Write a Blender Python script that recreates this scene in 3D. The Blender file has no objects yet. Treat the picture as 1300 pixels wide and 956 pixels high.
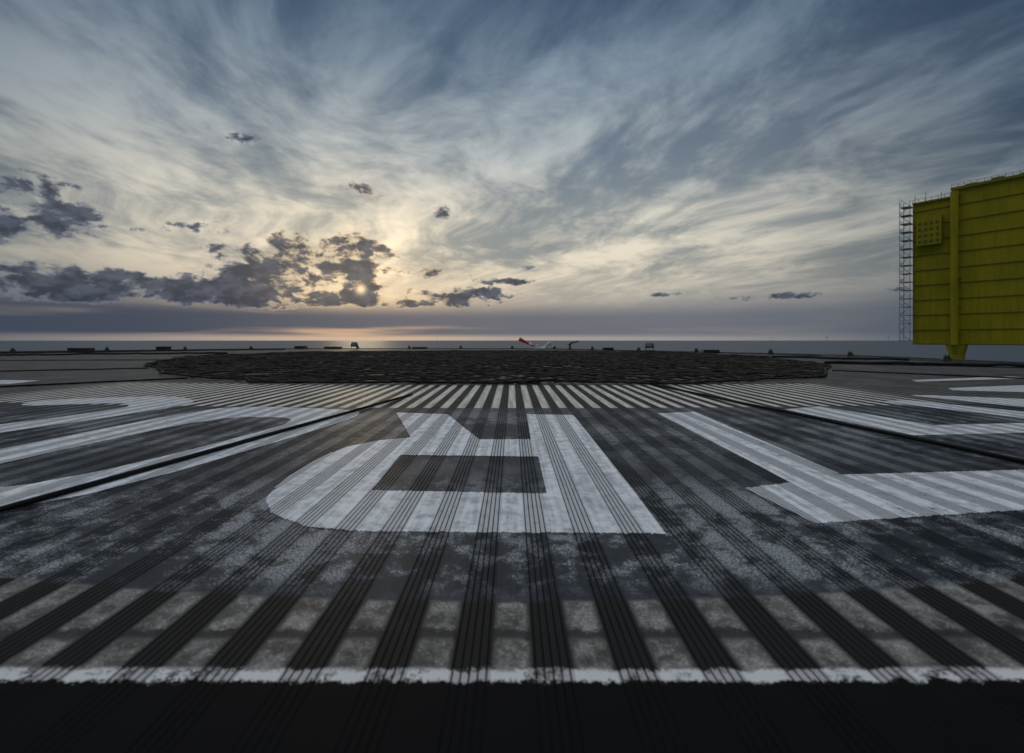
import bpy, bmesh, math, random
from mathutils import Vector, Matrix, noise as mnoise
random.seed(7)
S = bpy.context.scene
S.view_settings.view_transform = 'Standard'
S.view_settings.look = 'None'
S.view_settings.exposure = 0
S.view_settings.gamma = 1

# ------------------------------------------------------------ helpers
class NT:
    def __init__(s, tree):
        s.t = tree; s.n = tree.nodes; s.l = tree.links
    def node(s, typ, **kw):
        n = s.n.new(typ)
        for k, v in kw.items(): setattr(n, k, v)
        return n
    def put(s, sock, v):
        if v is None: return
        if isinstance(v, (int, float)):
            sock.default_value = v
        elif isinstance(v, (tuple, list)):
            if len(v) == 3 and sock.type == 'RGBA': v = (*v, 1)
            sock.default_value = v
        else: s.l.new(v, sock)
    def m(s, op, a, b=None, c=None, clamp=False):
        n = s.node('ShaderNodeMath', operation=op); n.use_clamp = clamp
        s.put(n.inputs[0], a); s.put(n.inputs[1], b); s.put(n.inputs[2], c)
        return n.outputs[0]
    def sm(s, x, lo, hi, tlo=0.0, thi=1.0):
        n = s.node('ShaderNodeMapRange', interpolation_type='SMOOTHSTEP')
        s.put(n.inputs[0], x); s.put(n.inputs[1], lo); s.put(n.inputs[2], hi)
        s.put(n.inputs[3], tlo); s.put(n.inputs[4], thi)
        return n.outputs[0]
    def mix(s, f, a, b, bt='MIX'):
        n = s.node('ShaderNodeMix', data_type='RGBA', blend_type=bt)
        s.put(n.inputs[0], f); s.put(n.inputs[6], a); s.put(n.inputs[7], b)
        return n.outputs[2]
    def noise(s, vec, scale, detail=5, rough=0.55, dist=0.0, lac=2.0):
        n = s.node('ShaderNodeTexNoise')
        s.put(n.inputs['Vector'], vec); n.inputs['Scale'].default_value = scale
        n.inputs['Detail'].default_value = detail; n.inputs['Roughness'].default_value = rough
        n.inputs['Distortion'].default_value = dist; n.inputs['Lacunarity'].default_value = lac
        return n.outputs[0]
    def comb(s, x, y, z=0.0):
        n = s.node('ShaderNodeCombineXYZ')
        s.put(n.inputs[0], x); s.put(n.inputs[1], y); s.put(n.inputs[2], z)
        return n.outputs[0]
    def sep(s, v):
        n = s.node('ShaderNodeSeparateXYZ'); s.l.new(v, n.inputs[0])
        return n.outputs[0], n.outputs[1], n.outputs[2]
    def ramp(s, f, stops, interp='LINEAR'):
        n = s.node('ShaderNodeValToRGB'); n.color_ramp.interpolation = interp
        e = n.color_ramp.elements
        while len(e) < len(stops): e.new(0.5)
        for i, (p, c) in enumerate(stops):
            e[i].position = p; e[i].color = (*c, 1)
        s.put(n.inputs[0], f)
        return n.outputs[0]

def new_mat(name):
    m = bpy.data.materials.new(name); m.use_nodes = True
    nt = NT(m.node_tree)
    b = m.node_tree.nodes['Principled BSDF']
    tc = nt.node('ShaderNodeTexCoord').outputs['Object']
    return m, nt, b, tc

def bump(nt, b, h, strength=0.3, dist=0.002):
    n = nt.node('ShaderNodeBump'); n.inputs['Strength'].default_value = strength
    n.inputs['Distance'].default_value = dist
    nt.l.new(h, n.inputs['Height']); nt.l.new(n.outputs[0], b.inputs['Normal'])

def simple_mat(name, col, rough=0.5, metal=0.0, var=0.25, scale=6.0, spec=0.5):
    m, nt, b, tc = new_mat(name)
    n1 = nt.noise(tc, scale, 2, 0.6)
    dark = tuple(c * (1 - var) for c in col); lite = tuple(min(1, c * (1 + var)) for c in col)
    c = nt.mix(nt.sm(n1, 0.3, 0.7), dark, lite)
    nt.put(b.inputs['Base Color'], c)
    b.inputs['Roughness'].default_value = rough; b.inputs['Metallic'].default_value = metal
    b.inputs['Specular IOR Level'].default_value = spec
    return m

def mesh_obj(name, verts, faces, mats, midx=None, parent=None, smooth=False):
    me = bpy.data.meshes.new(name); me.from_pydata(verts, [], faces)
    for m in (mats if isinstance(mats, (list, tuple)) else [mats]): me.materials.append(m)
    if midx:
        me.polygons.foreach_set('material_index', midx)
    if smooth: me.polygons.foreach_set('use_smooth', [True] * len(me.polygons))
    me.update()
    o = bpy.data.objects.new(name, me); S.collection.objects.link(o)
    if parent: o.parent = parent
    return o

def empty(name, loc=(0, 0, 0), rotz=0.0):
    e = bpy.data.objects.new(name, None); e.location = loc; e.rotation_euler = (0, 0, rotz)
    e.empty_display_size = 0.2
    S.collection.objects.link(e); return e

class Geo:
    def __init__(s): s.v = []; s.f = []
    def box(s, cx, cy, cz, sx, sy, sz):
        b = len(s.v)
        for dz in (-.5, .5):
            for dx, dy in ((-.5, -.5), (.5, -.5), (.5, .5), (-.5, .5)):
                s.v.append((cx + dx * sx, cy + dy * sy, cz + dz * sz))
        s.f += [(b, b+3, b+2, b+1), (b+4, b+5, b+6, b+7), (b, b+1, b+5, b+4), (b+1, b+2, b+6, b+5), (b+2, b+3, b+7, b+6), (b+3, b, b+4, b+7)]
    def tube(s, p, q, r, n=8, r2=None, cap=True):
        p = Vector(p); q = Vector(q); r2 = r if r2 is None else r2
        d = (q - p).normalized()
        up = Vector((0, 0, 1)) if abs(d.z) < 0.95 else Vector((1, 0, 0))
        a = d.cross(up).normalized(); c = d.cross(a)
        b = len(s.v)
        for pt, rr in ((p, r), (q, r2)):
            for i in range(n):
                t = 2 * math.pi * i / n
                s.v.append(tuple(pt + (a * math.cos(t) + c * math.sin(t)) * rr))
        for i in range(n):
            j = (i + 1) % n
            s.f.append((b + i, b + j, b + n + j, b + n + i))
        if cap:
            s.f.append(tuple(b + i for i in reversed(range(n)))); s.f.append(tuple(b + n + i for i in range(n)))
    def path(s, pts, r, n=5):
        b = len(s.v); N = len(pts)
        for k, p in enumerate(pts):
            p = Vector(p)
            d = Vector(pts[min(k+1, N-1)]) - Vector(pts[max(k-1, 0)])
            if d.length < 1e-6: d = Vector((1, 0, 0))
            d.normalize()
            a = d.cross(Vector((0, 0, 1)))
            a = a.normalized() if a.length > 1e-4 else Vector((1, 0, 0))
            c = a.cross(d)
            for i in range(n):
                t = 2 * math.pi * i / n
                s.v.append(tuple(p + (a * math.cos(t) + c * math.sin(t)) * r))
        for k in range(N - 1):
            for i in range(n):
                j = (i + 1) % n
                s.f.append((b + k*n + i, b + k*n + j, b + (k+1)*n + j, b + (k+1)*n + i))
    def obj(s, name, mat, parent=None, smooth=False):
        return mesh_obj(name, s.v, s.f, mat, None, parent, smooth)

# ------------------------------------------------------------ camera
cam = bpy.data.cameras.new('camera'); co = bpy.data.objects.new('camera', cam)
S.collection.objects.link(co); S.camera = co
CAMZ = 0.5
co.location = (0, 0, CAMZ); co.rotation_euler = (math.radians(90), 0, 0)
cam.sensor_width = 36; cam.lens = 16; cam.shift_y = -46 / 1300
cam.clip_start = 0.05; cam.clip_end = 120000
cam.dof.use_dof = True; cam.dof.focus_distance = 2.6; cam.dof.aperture_fstop = 2.8

# ------------------------------------------------------------ sky
SUN_AZ = math.atan2(-192, 578)      # left of +Y
SUN_EL = math.radians(6.1)
sd = Vector((math.sin(SUN_AZ) * math.cos(SUN_EL), math.cos(SUN_AZ) * math.cos(SUN_EL), math.sin(SUN_EL)))
W = bpy.data.worlds.new('World'); S.world = W; W.use_nodes = True
W.cycles.sampling_method = 'MANUAL'; W.cycles.sample_map_resolution = 128
wn = NT(W.node_tree); W.node_tree.nodes.clear()
tc = wn.node('ShaderNodeTexCoord').outputs['Generated']
dx, dy, dz = wn.sep(tc)
sky = wn.node('ShaderNodeTexSky', sky_type='NISHITA'); sky.sun_disc = False
sky.sun_elevation = SUN_EL; sky.sun_rotation = SUN_AZ
sky.air_density = 1.2; sky.dust_density = 2.0
nish = wn.mix(1.0, sky.outputs[0], (0.07, 0.075, 0.085), 'MULTIPLY')
zc = wn.m('MAXIMUM', dz, 0.0)
az = wn.m('ARCTAN2', dx, dy)
el = wn.m('ARCSINE', dz)
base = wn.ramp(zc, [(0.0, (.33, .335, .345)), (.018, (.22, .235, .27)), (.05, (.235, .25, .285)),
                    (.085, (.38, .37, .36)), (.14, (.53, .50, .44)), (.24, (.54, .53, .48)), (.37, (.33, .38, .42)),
                    (.50, (.175, .24, .32)), (.62, (.085, .14, .225)), (.74, (.42, .45, .48)), (1.0, (1.2, 1.24, 1.30))])  # top stops brightened overhead, out of view, as added fill for the deck paint
ctr = Vector((math.sin(-0.08), math.cos(-0.08), 0.24)).normalized()
vd = wn.node('ShaderNodeVectorMath', operation='DOT_PRODUCT'); wn.l.new(tc, vd.inputs[0]); vd.inputs[1].default_value = ctr
fall = wn.sm(vd.outputs['Value'], 0.56, 0.96)
tint = wn.mix(fall, (.21, .29, .40), (1.08, 1.05, 1.0))
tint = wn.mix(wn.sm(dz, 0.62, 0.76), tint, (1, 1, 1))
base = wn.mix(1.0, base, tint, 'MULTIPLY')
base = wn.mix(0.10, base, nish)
# cirrus, on a high flat layer
k = wn.m('ADD', zc, 0.10)
u = wn.m('DIVIDE', dx, k); v = wn.m('DIVIDE', dy, k)
ur = wn.m('MULTIPLY_ADD', v, 0.12, u)
vr = wn.m('MULTIPLY_ADD', u, -0.12, v)
warp = wn.noise(wn.comb(u, v, 3.1), 0.7, 2, 0.5)
uw = wn.m('MULTIPLY_ADD', warp, 1.1, ur)
vw = wn.m('MULTIPLY_ADD', warp, -1.4, vr)
c1 = wn.noise(wn.comb(wn.m('MULTIPLY', uw, 1.05), wn.m('MULTIPLY', vw, 0.48), 0.0), 1.2, 4, 0.60)
c2 = wn.noise(wn.comb(wn.m('MULTIPLY', uw, 3.6), wn.m('MULTIPLY', vw, 2.3), 5.0), 1.6, 5, 0.66)
c3 = wn.noise(wn.comb(wn.m('MULTIPLY_ADD', v, .6, u), wn.m('MULTIPLY', v, .6), 9.0), 1.3, 4, 0.62)
cir = wn.m('ADD', wn.m('ADD', wn.m('MULTIPLY', c1, 0.50), wn.m('MULTIPLY', c2, 0.24)), wn.m('MULTIPLY', c3, 0.29))
cf = wn.sm(cir, 0.42, 0.62)
hi = wn.mix(1.0, base, (1.42, 1.38, 1.32), 'MULTIPLY')
lo = wn.mix(1.0, base, (0.46, 0.54, 0.65), 'MULTIPLY')
cc = wn.mix(cf, lo, hi)
lowfade = wn.sm(dz, 0.03, 0.20)
col = wn.mix(lowfade, base, cc)
# sun glow
vs = wn.node('ShaderNodeVectorMath', operation='DOT_PRODUCT'); wn.l.new(tc, vs.inputs[0]); vs.inputs[1].default_value = sd
cs = wn.m('MAXIMUM', vs.outputs['Value'], 0.0)
g1 = wn.m('POWER', cs, 60.0); g2 = wn.m('POWER', cs, 900.0); g3 = wn.m('POWER', cs, 24000.0)
glow = wn.m('MULTIPLY_ADD', g2, 1.9, g1)
highel = wn.sm(el, 0.05, 0.11)
col = wn.mix(1.0, col, wn.mix(wn.m('MULTIPLY', glow, highel), (0, 0, 0), (.15, .115, .062)), 'ADD')
# horizon stratus bank
bn = wn.noise(wn.comb(wn.m('MULTIPLY', az, 2.2), wn.m('MULTIPLY', el, 32.0), 1.0), 1.0, 3, 0.5)
bb = wn.m('MULTIPLY', wn.sm(el, 0.004, 0.016), wn.sm(el, 0.095, 0.045))
bb = wn.m('MULTIPLY', bb, wn.sm(bn, 0.20, 0.48))
bb = wn.m('MULTIPLY', bb, wn.sm(az, 0.6, -0.4, 0.55, 0.92))
bcol = wn.mix(wn.sm(az, -0.15, -0.75), (.095, .115, .155), (.045, .060, .095))
col = wn.mix(bb, col, bcol)
# low cumulus bank and scattered puffs: (az, el, half-width, half-height, thickness)
pc = [(-.42, .150, .26, .078, 2.3), (-.40, .195, .12, .030, 1.7), (-.70, .092, .55, .038, 2.6), (-.30, .082, .34, .020, 2.3), (-.11, .100, .20, .022, 1.8), (-.86, .20, .16, .075, 2.0),
      (-.163, .278, .045, .024, 1.7), (-.335, .300, .06, .024, 1.4), (-.52, .37, .06, .020, 1.0), (-.60, .19, .12, .020, 1.3),
      (-.20, .140, .12, .020, 1.6), (.03, .155, .05, .012, 1.3), (.545, .084, .16, .010, 1.3), (.33, .095, .05, .006, 1.3), (-.02, .128, .12, .010, 1.3)]
M = None
for (a0, e0, ra, re, th) in pc:
    A = wn.m('MULTIPLY_ADD', az, 1 / ra, -a0 / ra)
    E = wn.m('MULTIPLY_ADD', el, 1 / re, -e0 / re)
    d = wn.m('MULTIPLY_ADD', A, A, wn.m('MULTIPLY', E, E))
    c = wn.m('MULTIPLY_ADD', d, -th, th)
    M = c if M is None else wn.m('MAXIMUM', M, c)
pv = wn.comb(az, wn.m('MULTIPLY', el, 1.7), 0.7)
n1 = wn.noise(pv, 15.0, 6, 0.64, 0.2)
n2 = wn.noise(pv, 34.0, 2, 0.6)
dens0 = wn.m('ADD', wn.m('MAXIMUM', M, -2.5), wn.m('MULTIPLY', wn.m('SUBTRACT', n1, 0.615), 9.0))
dens = wn.sm(dens0, -0.1, 0.7)
nearsun = wn.sm(cs, 0.965, 0.9995)
rim = wn.mix(nearsun, (.20, .22, .26), (.80, .60, .35))
core = wn.mix(wn.sm(n2, 0.35, 0.65), (.034, .043, .066), (.078, .092, .126))
core = wn.mix(wn.m('MULTIPLY', nearsun, 0.15), core, (.30, .24, .19))
ccol = wn.mix(wn.sm(dens0, 0.0, 1.1), rim, core)
col = wn.mix(wn.m('MULTIPLY', dens, 0.93), col, ccol)
# the sun itself, filtered by cloud
col = wn.mix(1.0, col, wn.mix(wn.m('MULTIPLY', g3, 0.8), (0, 0, 0), (1.4, .95, .48)), 'ADD')
col = wn.mix(wn.sm(dz, -0.002, -0.02), col, (.10, .11, .13))
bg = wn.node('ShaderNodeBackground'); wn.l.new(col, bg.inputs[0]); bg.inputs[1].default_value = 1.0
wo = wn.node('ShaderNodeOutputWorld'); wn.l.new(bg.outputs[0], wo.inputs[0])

sl = bpy.data.lights.new('sun', 'SUN'); so = bpy.data.objects.new('sun', sl); S.collection.objects.link(so)
sl.energy = 0.15; sl.angle = math.radians(6); sl.color = (1, .78, .5)
so.rotation_euler = (-sd).to_track_quat('-Z', 'Y').to_euler(); so.location = (0, 0, 30)

# ------------------------------------------------------------ sea
SEA = -36.0
m_sea, nt, b, t = new_mat('sea_water')
b.inputs['Base Color'].default_value = (.05, .065, .085, 1); b.inputs['Roughness'].default_value = .5
b.inputs['Specular IOR Level'].default_value = .35
bump(nt, b, nt.noise(t, 0.08, 3, .6), 0.8, 3.0)
R = 80000
sv = [(0, 0, SEA)]; sf = []
rings = [200, 1000, 5000, 20000, R]
for r in rings:
    for i in range(64):
        a = 2 * math.pi * i / 64; sv.append((r * math.cos(a), r * math.sin(a), SEA))
for i in range(64): sf.append((0, 1 + i, 1 + (i + 1) % 64))
for k_ in range(len(rings) - 1):
    o1 = 1 + 64 * k_; o2 = o1 + 64
    for i in range(64):
        j = (i + 1) % 64; sf.append((o1 + i, o2 + i, o2 + j, o1 + j))
mesh_obj('sea', sv, sf, m_sea)

# ------------------------------------------------------------ helideck
OCT = [(10.0, 3.0), (10.0, 15.0), (1.5, 26.5), (-13.5, 26.5), (-22.5, 18.5), (-22.5, 3.0), (-13.5, -6.0), (2.5, -6.0)]
def yrange(x):
    ys = []
    for i in range(len(OCT)):
        (x1, y1), (x2, y2) = OCT[i], OCT[(i+1) % len(OCT)]
        if abs(x1 - x2) < 1e-6: continue
        if min(x1, x2) <= x <= max(x1, x2):
            ys.append(y1 + (x - x1) / (x2 - x1) * (y2 - y1))
    return (min(ys), max(ys)) if len(ys) >= 2 else None

P = 0.126; FH = 0.032; G0 = 0.0350; GP = 0.0128; GW = 0.0028; GD = 0.0026

def deck_mat(name, rib):
    m, nt, b, t = new_mat(name)
    x, y, z = nt.sep(t)
    x2 = nt.m('MULTIPLY', x, x)
    fine = nt.noise(t, 190, 3, .75)
    med = nt.noise(t, 18, 5, .72)
    big = nt.noise(t, 2.2, 3, .6)
    streak = nt.noise(nt.comb(nt.m('MULTIPLY', x, 40), nt.m('MULTIPLY', y, 1.6), 0.0), 1.0, 4, .65)
    rag = nt.m('ADD', nt.m('MULTIPLY', nt.m('SUBTRACT', med, .5), 0.05), nt.m('MULTIPLY', nt.m('SUBTRACT', fine, .5), 0.03))
    yy = nt.m('ADD', y, rag)
    def edge(c0, k, soft=0.004):
        s_ = nt.m('SUBTRACT', yy, nt.m('MULTIPLY_ADD', x2, k, c0))
        return nt.sm(s_, -soft, soft)
    eA0 = edge(0.668, .004, .002); eA1 = edge(0.692, .004, .003); eA2 = edge(0.872, .078)
    eB0 = edge(3.36, .018, .02); eB1 = edge(5.05, .018, .03)
    mb = nt.m('ADD', nt.m('MULTIPLY', med, .5), nt.m('ADD', nt.m('MULTIPLY', big, .3), nt.m('MULTIPLY', streak, .2)))
    dark = nt.mix(nt.sm(mb, .38, .64), (.013, .017, .023), (.054, .062, .075))
    dark = nt.mix(nt.m('MULTIPLY', nt.sm(fine, .55, .70), .35), dark, (.13, .14, .155))
    if rib: dark = nt.mix(1.0, dark, (.62, .62, .64), 'MULTIPLY')
    # grime creeping in from the ribbed strips over the flats
    cxm = nt.m('ABSOLUTE', nt.m('SUBTRACT', nt.m('FRACT', nt.m('MULTIPLY_ADD', x, 1 / P, 200.5)), .5))
    grime = nt.sm(nt.m('ADD', cxm, nt.m('MULTIPLY', nt.m('SUBTRACT', med, .5), .30)), .17, .27)
    # residue of older white lettering
    zone = nt.m('MULTIPLY', nt.sm(y, .86, 1.0), nt.sm(y, 1.9, 1.3))
    zone2 = nt.m('MULTIPLY', nt.sm(nt.m('ABSOLUTE', nt.m('SUBTRACT', y, 2.6)), 1.2, .2), 0.7)
    z3 = nt.m('MAXIMUM', zone, zone2)
    sc = nt.m('ADD', nt.m('MULTIPLY', big, .60), nt.m('ADD', nt.m('MULTIPLY', med, .55), nt.m('MULTIPLY', fine, .30)))
    scuff = nt.m('MULTIPLY', nt.sm(sc, .70, .80), z3)
    scuff = nt.m('MULTIPLY', scuff, nt.sm(fine, .40, .58))
    dark = nt.mix(nt.m('MULTIPLY', scuff, .50 if rib else .9), dark, (.42, .44, .46))
    # foreground band: worn blocks on the flats
    bandA = nt.mix(nt.sm(med, .36, .64), (.060, .057, .051), (.20, .192, .175))
    bandA = nt.mix(nt.m('MULTIPLY', nt.sm(nt.m('ADD', fine, nt.m('MULTIPLY', med, .6)), .80, .98), .75), bandA, (.46, .45, .43))
    seam = nt.sm(nt.m('ABSOLUTE', nt.m('SUBTRACT', yy, .776)), .020, .006)
    ribA = nt.mix(med, (.007, .007, .007), (.022, .021, .020))
    bandA = nt.mix(nt.m('MULTIPLY', seam, .85), bandA, ribA)
    bandA = nt.mix(nt.m('MULTIPLY', grime, .85), bandA, ribA)
    cream = nt.mix(nt.sm(nt.m('ADD', med, streak), .75, 1.2), (.30, .285, .25), (.70, .67, .60))
    cream = nt.mix(nt.m('MULTIPLY', grime, .6), cream, (.06, .055, .05))
    xin = nt.m('MULTIPLY', nt.sm(x, -4.9, -4.3), nt.sm(x, 3.6, 3.3))
    ribB = (.020, .019, .018)
    far = nt.mix(nt.sm(nt.m('ADD', big, nt.m('MULTIPLY', med, .5)), .55, .95), (.055, .053, .050), (.13, .124, .115))
    if rib: far = nt.mix(1.0, far, (.5, .5, .5), 'MULTIPLY')
    white = nt.mix(nt.sm(nt.m('ADD', med, nt.m('MULTIPLY', fine, .4)), .56, .68), (.08, .08, .08), (.66, .66, .65))
    if rib: white = nt.mix(.35, white, (.03, .03, .03))
    coat = nt.mix(med, (.004, .004, .004), (.011, .011, .012))
    c = nt.mix(eA0, coat, white)
    c = nt.mix(eA1, c, ribA if rib else bandA)
    c = nt.mix(eA2, c, dark if rib else nt.mix(nt.m('MULTIPLY', grime, .30), dark, (.014, .016, .019)))
    bandB = nt.mix(xin, far, ribB if rib else cream)
    c = nt.mix(eB0, c, bandB)
    c = nt.mix(eB1, c, far)
    nt.put(b.inputs['Base Color'], c)
    nt.put(b.inputs['Roughness'], nt.sm(med, .3, .7, .50, .68))
    nt.put(b.inputs['Specular IOR Level'], nt.m('MULTIPLY_ADD', eA0, .08 if rib else .16, .03))
    return m
m_flat = deck_mat('deck_flat_paint', False)
m_rib = deck_mat('deck_rib_paint', True)
m_gr = simple_mat('groove_dirt', (.014, .014, .014), .9, 0, .25, 6, .05)

deck = empty('helideck')
V = []; F = []; MI = []
i0 = int(math.floor(-22.5 / P)); i1 = int(math.ceil(10 / P))
def emit(xa, xb, za, zb, mi):
    ra = yrange(xa); rb = yrange(xb)
    if not ra or not rb: return
    b = len(V)
    V.extend([(xa, ra[0], za), (xb, rb[0], zb), (xb, rb[1], zb), (xa, ra[1], za)])
    F.append((b, b+1, b+2, b+3)); MI.append(mi)
for i in range(i0, i1 + 1):
    c = i * P
    emit(c - FH, c + FH, 0, 0, 0)
    x = c + FH
    for g in range(5):
        gx = c + G0 + g * GP
        emit(x, gx, 0, 0, 1)
        emit(gx, gx + GW / 2, 0, -GD, 2); emit(gx + GW / 2, gx + GW, -GD, 0, 2)
        x = gx + GW
    emit(x, c + P - FH, 0, 0, 1)
mesh_obj('ribbed_planking', V, F, [m_flat, m_rib, m_gr], MI, deck)

m_edge = simple_mat('edge_aluminium', (.10, .10, .10), .5, .6)
m_dark = simple_mat('dark_fitting', (.018, .018, .02), .5)
m_grn = simple_mat('perimeter_lens', (.03, .16, .06), .2)
g = Geo(); n_ = len(OCT)
cx = sum(p[0] for p in OCT) / n_; cy = sum(p[1] for p in OCT) / n_
def offs(d):
    out = []
    for i in range(n_):
        p0 = Vector(OCT[i-1]); p1 = Vector(OCT[i]); p2 = Vector(OCT[(i+1) % n_])
        e1 = (p1 - p0).normalized(); e2 = (p2 - p1).normalized()
        nA = Vector((e1.y, -e1.x)); nB = Vector((e2.y, -e2.x))
        bis = (nA + nB).normalized(); out.append(p1 + bis * d / bis.dot(nA))
    return out
def ring(d0, z0, d1, z1):
    A = offs(d0); B = offs(d1); b = len(g.v)
    for p in A: g.v.append((p.x, p.y, z0))
    for p in B: g.v.append((p.x, p.y, z1))
    for i in range(n_):
        j = (i + 1) % n_; g.f.append((b+i, b+j, b+n_+j, b+n_+i))
ring(-.02, .003, -.02, .035); ring(-.02, .035, .10, .035); ring(.10, .035, .10, -.7); ring(.10, -.7, -3, -.7); ring(-3, -.7, -3, -.02)
g.obj('edge_beam', m_edge, deck)
g = Geo()
O2 = offs(.12); O3 = offs(1.6)
for i in range(n_):
    j = (i + 1) % n_
    L = (O2[j] - O2[i]).length; k_ = max(2, int(L / 1.5))
    g.tube((*O3[i], -.02), (*O3[j], -.02), .03, 6)
    for s_ in range(k_ + 1):
        a = O2[i].lerp(O2[j], s_ / k_); bb_ = O3[i].lerp(O3[j], s_ / k_)
        g.tube((*a, -.35), (*bb_, -.02), .025, 6)
    for q in range(1, 8):
        a = O2[i].lerp(O3[i], q / 8); bb_ = O2[j].lerp(O3[j], q / 8); z = -.35 + .33 * q / 8
        g.tube((*a, z), (*bb_, z), .008, 4)
g.obj('safety_net_frame', m_dark, deck)
g = Geo()
for (lx, ly) in ((-18, 0), (6, 0), (6, 18), (-18, 18), (-6, -3), (-6, 24)):
    g.tube((lx, ly, -.7), (cx + (lx - cx) * .55, cy + (ly - cy) * .55, SEA - 4), .45, 12)
g.obj('support_columns', m_edge, deck)

# ------------------------------------------------------------ painted letters (follow the ribs)
def rnd(pts, it=2):
    for _ in range(it):
        out = []
        for i in range(len(pts)):
            a = Vector(pts[i]); b = Vector(pts[(i+1) % len(pts)])
            out += [tuple(a.lerp(b, .2)), tuple(a.lerp(b, .8))]
        pts = out
    return pts
LET = {
 'R': [[(-.799, 3.141), (-.436, 3.074), (-.167, 2.294), (.099, 2.294), (.096, 3.074), (.411, 3.042), (.402, 1.175), (-.40, 1.190),
        (-.55, 1.22), (-.69, 1.31), (-.775, 1.43), (-.815, 1.60), (-.825, 1.80), (-.81, 2.0), (-.765, 2.15), (-.66, 2.27), (-.52, 2.34)],
       [(-.486, 1.98), (.111, 1.953), (.110, 1.482), (-.466, 1.513)]],
 'T': [[(.995, 3.108), (1.275, 3.176), (1.225, 1.69), (2.4, 1.79), (2.4, 1.47), (.826, 1.24), (.785, 1.537), (.98, 1.597)]],
 'O': [rnd([(-2.13, 3.47), (-1.08, 3.27), (-1.0, 2.9), (-1.40, 1.20), (-2.42, 1.25), (-2.28, 2.9)], 2),
       rnd([(-1.93, 2.98), (-1.27, 2.92), (-1.60, 1.52), (-2.12, 1.55)], 2)],
 'C': [rnd([(-3.95, 3.80), (-3.05, 4.12), (-2.42, 3.60), (-2.98, 1.75), (-3.4, 1.45), (-4.3, 2.0), (-4.2, 2.3), (-3.5, 1.9), (-3.25, 2.1), (-2.80, 3.35), (-3.12, 3.66), (-3.75, 3.42)], 2)],
 'I': [[(-6.7, 5.75), (-5.85, 5.65), (-5.75, 5.2), (-6.6, 5.0)]],
 'E': [[(1.96, 3.28), (2.32, 3.44), (2.477, 2.676), (3.40, 2.78), (3.2, 2.50), (2.107, 2.388)],
       [(2.98, 3.705), (3.29, 3.80), (3.62, 3.08), (3.9, 3.0), (3.7, 2.8), (3.28, 2.92)],
       [(3.60, 4.12), (3.75, 4.15), (4.6, 3.75), (4.3, 3.3), (3.82, 3.4)]],
 'S': [[(4.40, 4.55), (4.55, 4.75), (6.2, 5.2), (6.0, 4.7), (5.0, 4.35)], [(4.9, 5.5), (5.0, 5.7), (6.9, 6.3), (6.9, 6.0)]],
}
def crossings(loops, x):
    ys = []
    for lp in loops:
        for i in range(len(lp)):
            (x1, y1), (x2, y2) = lp[i], lp[(i+1) % len(lp)]
            if (x1 <= x) != (x2 <= x):
                ys.append(y1 + (x - x1) / (x2 - x1) * (y2 - y1))
    return sorted(ys)
m_wp, nt, b, t = new_mat('white_line_paint')
x_, y_, z_ = nt.sep(t)
med = nt.noise(t, 18, 5, .72); fine = nt.noise(t, 190, 3, .75); big = nt.noise(t, 1.8, 3, .6)
stk = nt.noise(nt.comb(nt.m('MULTIPLY', x_, 45), nt.m('MULTIPLY', y_, 1.6), 0.0), 1.0, 4, .6)
c = nt.mix(nt.sm(nt.m('ADD', med, nt.m('MULTIPLY', stk, .9)), .70, 1.15), (.38, .40, .43), (.78, .79, .80))
# tyre-dark smears lying along the ribbed strips
cxm = nt.m('ABSOLUTE', nt.m('SUBTRACT', nt.m('FRACT', nt.m('MULTIPLY_ADD', x_, 1 / P, 200.5)), .5))
rz = nt.m('MULTIPLY', nt.sm(cxm, .22, .30), nt.sm(nt.m('ADD', stk, med), .85, 1.15, .15, .50))
c = nt.mix(rz, c, (.20, .205, .215))
wear = nt.sm(nt.m('ADD', nt.m('ADD', nt.m('MULTIPLY', med, .6), nt.m('MULTIPLY', fine, .45)), nt.m('MULTIPLY', big, .35)), .61, .52)
c = nt.mix(nt.m('MULTIPLY', wear, .85), c, (.08, .085, .095))
nt.put(b.inputs['Base Color'], c); b.inputs['Roughness'].default_value = .6; b.inputs['Specular IOR Level'].default_value = .2
LZ = .0015
V = []; F = []
def paint(loops, xa, xb):
    A = crossings(loops, xa); B = crossings(loops, xb)
    if len(A) != len(B):
        mid = crossings(loops, (xa + xb) / 2); A = B = mid
    for k_ in range(0, len(A) - 1, 2):
        j0 = random.uniform(-.004, .004); j1 = random.uniform(-.004, .004)
        b_ = len(V)
        V.extend([(xa, A[k_] + j0, LZ), (xb, B[k_] + j0, LZ), (xb, B[k_+1] + j1, LZ), (xa, A[k_+1] + j1, LZ)])
        F.append((b_, b_+1, b_+2, b_+3))
for key, loops in LET.items():
    if key in ('E', 'S'): groups = [[l] for l in loops]
    else: groups = [loops]
    for lp in groups:
        xs = [p[0] for l in lp for p in l]; lo_, hi_ = min(xs), max(xs)
        for i in range(int(lo_ / P) - 2, int(hi_ / P) + 2):
            c = i * P
            if c + P < lo_ or c - P > hi_: continue
            for s_ in range(10):
                paint(lp, c - FH + s_ * FH / 5, c - FH + (s_ + 1) * FH / 5)
            x = c + FH
            for gq in range(5):
                gx = c + G0 + gq * GP
                paint(lp, x, gx); x = gx + GW
            paint(lp, x, c + P - FH)
mesh_obj('painted_lettering', V, F, m_wp, None, deck)

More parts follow.
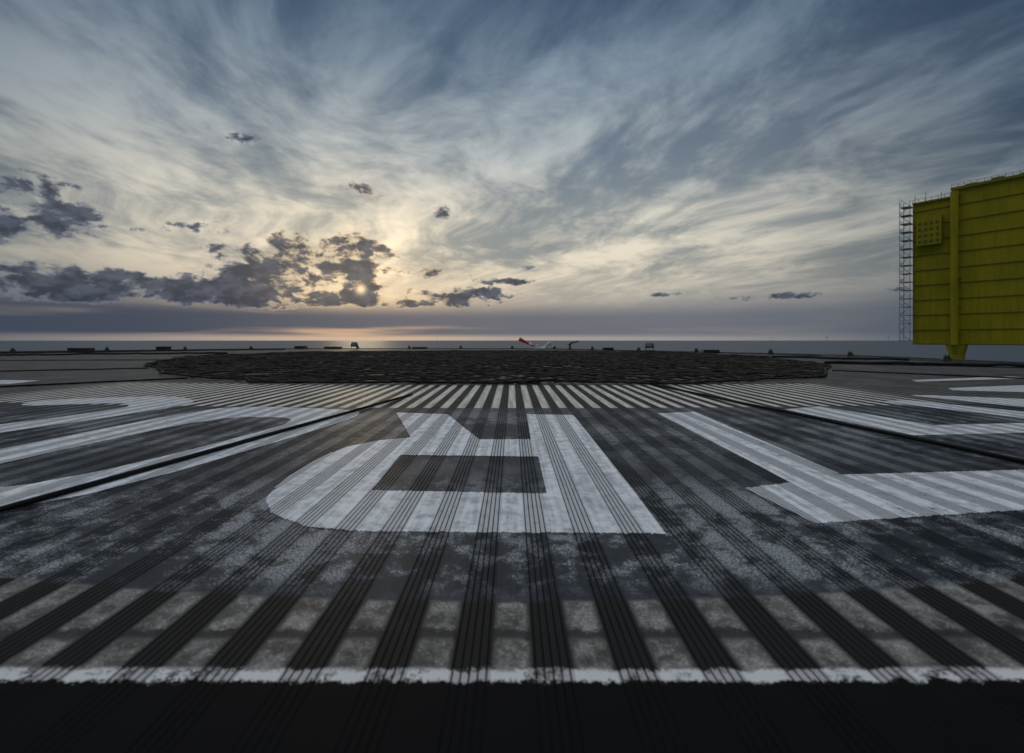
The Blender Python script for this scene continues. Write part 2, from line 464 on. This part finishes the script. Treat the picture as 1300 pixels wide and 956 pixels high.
# ------------------------------------------------------------ landing net
NP = [(-2.9, 5.2), (1.9, 5.05), (4.1, 6.0), (6.1, 8.75), (7.2, 13), (6.3, 18), (2, 20.5), (-4, 20.5), (-8.8, 18.2), (-9.6, 13.5), (-7.5, 9.3), (-5.0, 6.6)]
m_rope = simple_mat('net_rope', (.034, .030, .024), .85, 0, .7, 5, .15)
def clipline(px, py, dxx, dyy):
    ts = []
    for i in range(len(NP)):
        (x1, y1), (x2, y2) = NP[i], NP[(i+1) % len(NP)]
        ex, ey = x2 - x1, y2 - y1
        den = dxx * ey - dyy * ex
        if abs(den) < 1e-9: continue
        t_ = ((x1 - px) * ey - (y1 - py) * ex) / den
        s_ = ((x1 - px) * dyy - (y1 - py) * dxx) / den
        if 0 <= s_ <= 1: ts.append(t_)
    return (min(ts), max(ts)) if len(ts) >= 2 else None
def netz(x, y):
    n = mnoise.noise(Vector((x * .9, y * .9, 0))) + .6 * mnoise.noise(Vector((x * 2.6, y * 2.6, 4)))
    return .016 + max(0, .008 + .042 * n)
g = Geo(); sp = .24
for ang in (math.radians(38), math.radians(-47)):
    ddx, ddy = math.cos(ang), math.sin(ang); nx, ny = -ddy, ddx
    for k_ in range(-75, 76):
        ox = -1 + nx * k_ * sp; oy = 12.5 + ny * k_ * sp
        r_ = clipline(ox, oy, ddx, ddy)
        if not r_ or r_[1] - r_[0] < .2: continue
        N = max(2, int((r_[1] - r_[0]) / .16)); pts = []
        for q in range(N + 1):
            t_ = r_[0] + (r_[1] - r_[0]) * q / N
            X = ox + ddx * t_; Y = oy + ddy * t_
            w = .10 * mnoise.noise(Vector((X * 1.3, Y * 1.3, 7 + ang)))
            pts.append((X + nx * w, Y + ny * w, netz(X, Y)))
        g.path(pts, .011, 4)
bp = []
for i in range(len(NP)):
    a = Vector(NP[i]); b_ = Vector(NP[(i+1) % len(NP)]); N = int((b_ - a).length / .15)
    for q in range(N):
        p = a.lerp(b_, q / N)
        w = .2 * mnoise.noise(Vector((p.x * 1.3, p.y * 1.3, 3)))
        bp.append((p.x + w, p.y + w, .022 + abs(w) * .2))
bp.append(bp[0]); g.path(bp, .016, 6)
g.obj('landing_net', m_rope, None, True)

# tie-down straps radiating from the net
m_strap = simple_mat('strap_rubber', (.010, .010, .011), .8, 0, .3, 6, .15)
straps = [((-.90, 4.1), (-1.66, .42)), ((1.55, 5.1), (2.75, -2.5)), ((-4.2, 5.9), (-8.6, 1.8)), ((-6.4, 8.0), (-15.5, 3.6)), ((5.2, 7.4), (8.8, 3.4)),
          ((6.4, 9.8), (9.8, 7.8)), ((-8.6, 11.4), (-21.5, 10.2)), ((6.9, 14), (9.8, 14.4)), ((-9.0, 16), (-21, 19))]
g = Geo()
for (a, b_) in straps:
    a = Vector(a); b_ = Vector(b_); N = 40; pts = []
    for q in range(N + 1):
        p = a.lerp(b_, q / N); w = .008 * mnoise.noise(Vector((p.x * 1.5, p.y * 1.5, 1)))
        pts.append((p.x + w, p.y + w, .012))
    g.path(pts, .0095, 8)
g.obj('tie_down_straps', m_strap, None, True)

# ------------------------------------------------------------ perimeter fittings
def perimeter_light(x, y):
    e = empty('perimeter_light', (x, y, .036))
    g = Geo(); g.tube((0, 0, 0), (0, 0, .05), .10, 12, .085); g.tube((0, 0, .05), (0, 0, .07), .07, 12)
    for a in range(4):
        t_ = a * math.pi / 2
        g.tube((.075 * math.cos(t_), .075 * math.sin(t_), .05), (.03 * math.cos(t_), .03 * math.sin(t_), .16), .006, 5)
    g.obj('housing', m_dark, e)
    g = Geo(); g.tube((0, 0, .07), (0, 0, .12), .055, 12); g.tube((0, 0, .12), (0, 0, .145), .055, 12, .02); g.obj('lens', m_grn, e)
OI = offs(.04)
for i in range(n_):
    j = (i + 1) % n_; L = (OI[j] - OI[i]).length; k_ = max(1, round(L / 3))
    for s_ in range(k_):
        p = OI[i].lerp(OI[j], (s_ + .5) / k_)
        perimeter_light(p.x, p.y)
m_grey = simple_mat('floodlight_grey', (.05, .055, .06), .4)
m_glass = simple_mat('floodlight_glass', (.35, .37, .4), .15)
def floodlight(x, y, rz=0):
    e = empty('deck_floodlight', (x, y, .036), rz)
    g = Geo(); g.box(0, 0, .015, .34, .26, .03); g.box(-.17, 0, .14, .02, .08, .24); g.box(.17, 0, .14, .02, .08, .24); g.obj('bracket', m_dark, e)
    g = Geo(); g.tube((-.15, 0, .25), (.15, 0, .25), .12, 16)
    for q in range(-2, 3): g.tube((q*.06 - .006, 0, .25), (q*.06 + .006, 0, .25), .135, 16)
    g.obj('lamp_body', m_grey, e)
    g = Geo(); g.box(0, -.125, .25, .24, .03, .12); g.obj('front_glass', m_glass, e)
floodlight(-8.45, 24.4, .2); floodlight(6.05, 20.0, -.4)
m_red = simple_mat('signal_red', (.55, .05, .03), .5); m_white = simple_mat('sleeve_white', (.75, .74, .72), .6)
def fire_monitor(x, y, rz):
    e = empty('fire_monitor', (x, y, .036), rz)
    g = Geo(); g.tube((0, 0, 0), (0, 0, .03), .14, 12); g.tube((0, 0, .03), (0, 0, .22), .05, 10); g.tube((0, 0, .22), (.06, 0, .32), .055, 10)
    g.tube((.06, 0, .32), (.42, 0, .40), .045, 10, .03); g.tube((.42, 0, .40), (.47, 0, .411), .05, 10); g.tube((-.12, 0, .25), (.0, 0, .25), .02, 8)
    g.tube((-.12, -.1, .25), (-.12, .1, .25), .012, 6)
    g.obj('nozzle_assembly', m_dark, e)
fire_monitor(3.05, 24.0, .2)
e = empty('windsock', (1.55, 25.6, .036))
g = Geo(); g.box(0, 0, .02, .7, .4, .04); g.box(-.1, 0, .12, .2, .2, .16); g.tube((-.35, 0, .04), (-.1, 0, .22), .03, 8); g.obj('base', m_white, e)
p0 = Vector((-.25, 0, .12)); p1 = Vector((-1.15, 0, .54))
for q in range(5):
    g = Geo(); a = p0.lerp(p1, q / 5); b_ = p0.lerp(p1, (q + 1) / 5)
    g.tube(a, b_, .045 + .012 * q, 12, .045 + .012 * (q + 1), cap=False)
    g.obj('sock_band_%d' % (q + 1), m_red if q != 1 else m_white, e)
g = Geo(); g.tube((.2, 0, .04), (.62, 0, .34), .06, 10, .09); g.tube((.62, 0, .05), (.66, 0, .36), .04, 8); g.tube((-.1, .1, .04), (.85, .1, .12), .03, 8); g.obj('folded_mast', m_white, e)
m_box = simple_mat('hose_box_paint', (.03, .03, .032), .5)
def hose_box(x, y, w, h, rz=0):
    e = empty('hose_box', (x, y, .036), rz)
    g = Geo(); g.box(0, 0, h * .4, w, .35, h * .8); g.box(0, 0, h * .9, w + .04, .39, h * .16)
    for s_ in (-1, 1): g.box(s_ * w * .3, -.2, h * .5, .05, .02, .08)
    g.obj('box_with_lid', m_box, e)
for (x, y, w, h) in ((-19.5, 20.6, .9, .12), (-17.3, 22.6, .5, .16), (-12.2, 26.2, .5, .14), (-10.3, 26.2, .9, .10), (-5.3, 26.2, .8, .08), (7.7, 17.7, .6, .10), (4.6, 21.9, .5, .12)):
    hose_box(x, y, w, h, random.uniform(-.2, .2))
m_coil = simple_mat('hose_rubber', (.02, .02, .02), .8, 0, .3, 6, .2)
def hose(name, pts):
    g = Geo(); g.path(pts, .03, 7); g.obj(name, m_coil, None, True)
def wav(a, b_, n, amp):
    a = Vector(a); b_ = Vector(b_); o = []
    for q in range(n + 1):
        p = a.lerp(b_, q / n); w = amp * mnoise.noise(Vector((p.x * .8, p.y * .8, 2)))
        o.append((p.x + w, p.y + w, .032 + .03 * abs(mnoise.noise(Vector((p.x * 2, p.y * 2, 5))))))
    return o
hose('cable', wav((-21, 15), (-12, 23.5), 60, .8)); hose('cable', wav((-21, 12), (-10.5, 17), 60, .6))
hose('cable', wav((6.5, 9.5), (9.7, 8.4), 30, .4)); hose('cable', wav((7.4, 13), (9.6, 11), 30, .4))

# ------------------------------------------------------------ yellow offshore platform
m_y, nt, b, t = new_mat('yellow_cladding')
x_, y_, z_ = nt.sep(t)
big = nt.noise(t, .08, 4, .6); st = nt.noise(nt.comb(nt.m('MULTIPLY', x_, 1.2), y_, nt.m('MULTIPLY', z_, .08)), 1.0, 5, .6)
c = nt.mix(nt.sm(nt.m('ADD', big, st), .75, 1.25), (.34, .28, .008), (.45, .37, .012))
nt.put(b.inputs['Base Color'], c); b.inputs['Roughness'].default_value = .6; b.inputs['Specular IOR Level'].default_value = .25
m_yd = simple_mat('yellow_trim', (.25, .205, .009), .6)
m_ss = simple_mat('galvanised_steel', (.32, .33, .33), .5, .3)
m_win = simple_mat('vent_louvre', (.16, .14, .02), .5)
plat = empty('offshore_platform', (145, 150, 0))
dirv = Vector((.57, -.82)).normalized(); plat.rotation_euler = (0, 0, math.atan2(dirv.y, dirv.x))
ZB = -1.0; ZT = 50.0; ZL = 47.5
g = Geo(); g.box(35, 30, (ZB + ZT) / 2, 70, 60, ZT - ZB); g.obj('main_module', m_y, plat)
g = Geo(); g.box(-5.0, 30, (ZB + ZL) / 2, 9.96, 59.9, ZL - ZB); g.obj('end_module', m_y, plat)
g = Geo()
for z in [ZB + .3] + [ZB + 5.1 * q for q in range(1, 10)]:
    g.box(30, -.12, z, 80, .22, .20)
for xx in (-9.7, 18, 42, 60):
    g.box(xx, -.10, 24, .18, .14, 49 if xx > 0 else 44)
g.box(35, -.3, ZT + .2, 70.4, .8, .9); g.box(-5, -.25, ZL + .2, 10, .6, .6)
g.obj('cladding_seams', m_yd, plat)
g = Geo(); g.tube((0.9, -1.6, ZB), (0.9, -1.6, ZT - 1), 1.0, 20)
for z in range(3, 49, 9): g.box(.9, -.5, z, 2.4, 1.0, .5)
g.obj('riser_column', m_y, plat)
g = Geo()
for (lx, ly) in ((0.9, 1.2), (-7.6, 48), (60, 1.2), (60, 55)):
    g.tube((lx, ly, SEA - 6), (lx, ly, ZB - .02), 2.0, 20)
    g.tube((lx, ly, ZB - 3.0), (lx, ly, ZB - .01), 2.1, 20, 2.7)
g.obj('jacket_legs', m_y, plat)
g = Geo(); X0, X1, Y0, Y1 = -13.0, -10.2, -2.2, 2.2
for xx in (X0, X1):
    for yy_ in (Y0, Y1): g.tube((xx, yy_, ZB + 1), (xx, yy_, ZL + 1.5), .10, 6)
lv = 0; z = ZB + 1.5
while z < ZL:
    g.box((X0 + X1) / 2, 0, z, X1 - X0, Y1 - Y0, .12)
    for zz in (z + .6, z + 1.1):
        g.tube((X0, Y0, zz), (X1, Y0, zz), .05, 5); g.tube((X0, Y0, zz), (X0, Y1, zz), .05, 5)
    if lv % 2: g.tube((X0, Y0, z), (X1, Y0, z + 2.9), .09, 5)
    else: g.tube((X1, Y0, z), (X0, Y0, z + 2.9), .09, 5)
    z += 2.9; lv += 1
g.obj('stair_tower', m_ss, plat)
g = Geo(); g.box(-5.4, -1.0, 37.5, 6.4, 1.9, 9.6); g.obj('access_cabin', m_y, plat)
g = Geo()
for z in (34.0, 36.0, 38.0, 40.0):
    for xx in (-7.7, -6.2, -4.7, -3.2): g.box(xx, -2.0, z, .8, .1, .9)
g.obj('louvres', m_win, plat)
g = Geo()
def rail(xa, xb, z, y=-.4):
    g.tube((xa, y, z + 1.1), (xb, y, z + 1.1), .07, 5); g.tube((xa, y, z + .6), (xb, y, z + .6), .05, 5)
    n = max(2, int(abs(xb - xa) / 1.5))
    for q in range(n + 1): g.tube((xa + (xb - xa) * q / n, y, z), (xa + (xb - xa) * q / n, y, z + 1.1), .06, 5)
rail(-10, 0, ZL + .5); rail(0, 70, ZT + .6); rail(-8.4, -2.4, 42.4, -1.8)
g.tube((-7, 2, ZL), (-7, 2, ZL + 4), .09, 5); g.tube((-3, 2, ZL), (-3, 2, ZL + 3), .09, 5); g.tube((-9.6, 1, ZL), (-9.6, 1, ZL + 3.2), .09, 5)
g.obj('handrails', m_yd, plat)
g = Geo()
for xx in range(4, 66, 6): g.box(xx, 4, ZT + 1.0, 2.6, 2, 1.6 + (xx % 4) * .3)
g.obj('roof_units', m_yd, plat)

# ------------------------------------------------------------ distant wind turbines
m_t = simple_mat('turbine_white', (.30, .31, .33), .5)
def turbine(x, y, rot):
    e = empty('wind_turbine', (x, y, SEA))
    g = Geo(); g.tube((0, 0, 0), (0, 0, 95), 3.0, 8, 2.0); g.box(0, 0, 96, 5, 9, 4); g.obj('tower', m_t, e)
    g = Geo()
    for q in range(3):
        a = rot + q * 2.094; g.tube((0, -6, 96), (58 * math.sin(a), -6, 96 + 58 * math.cos(a)), 2.2, 5, .7)
    g.obj('rotor', m_t, e)
for (px, d, r_) in ((400, 8000, .2), (478, 9000, .9), (-95, 12000, .5), (520, 10500, .3), (330, 11500, 1.3)):
    turbine(px / 578 * d, d, r_)
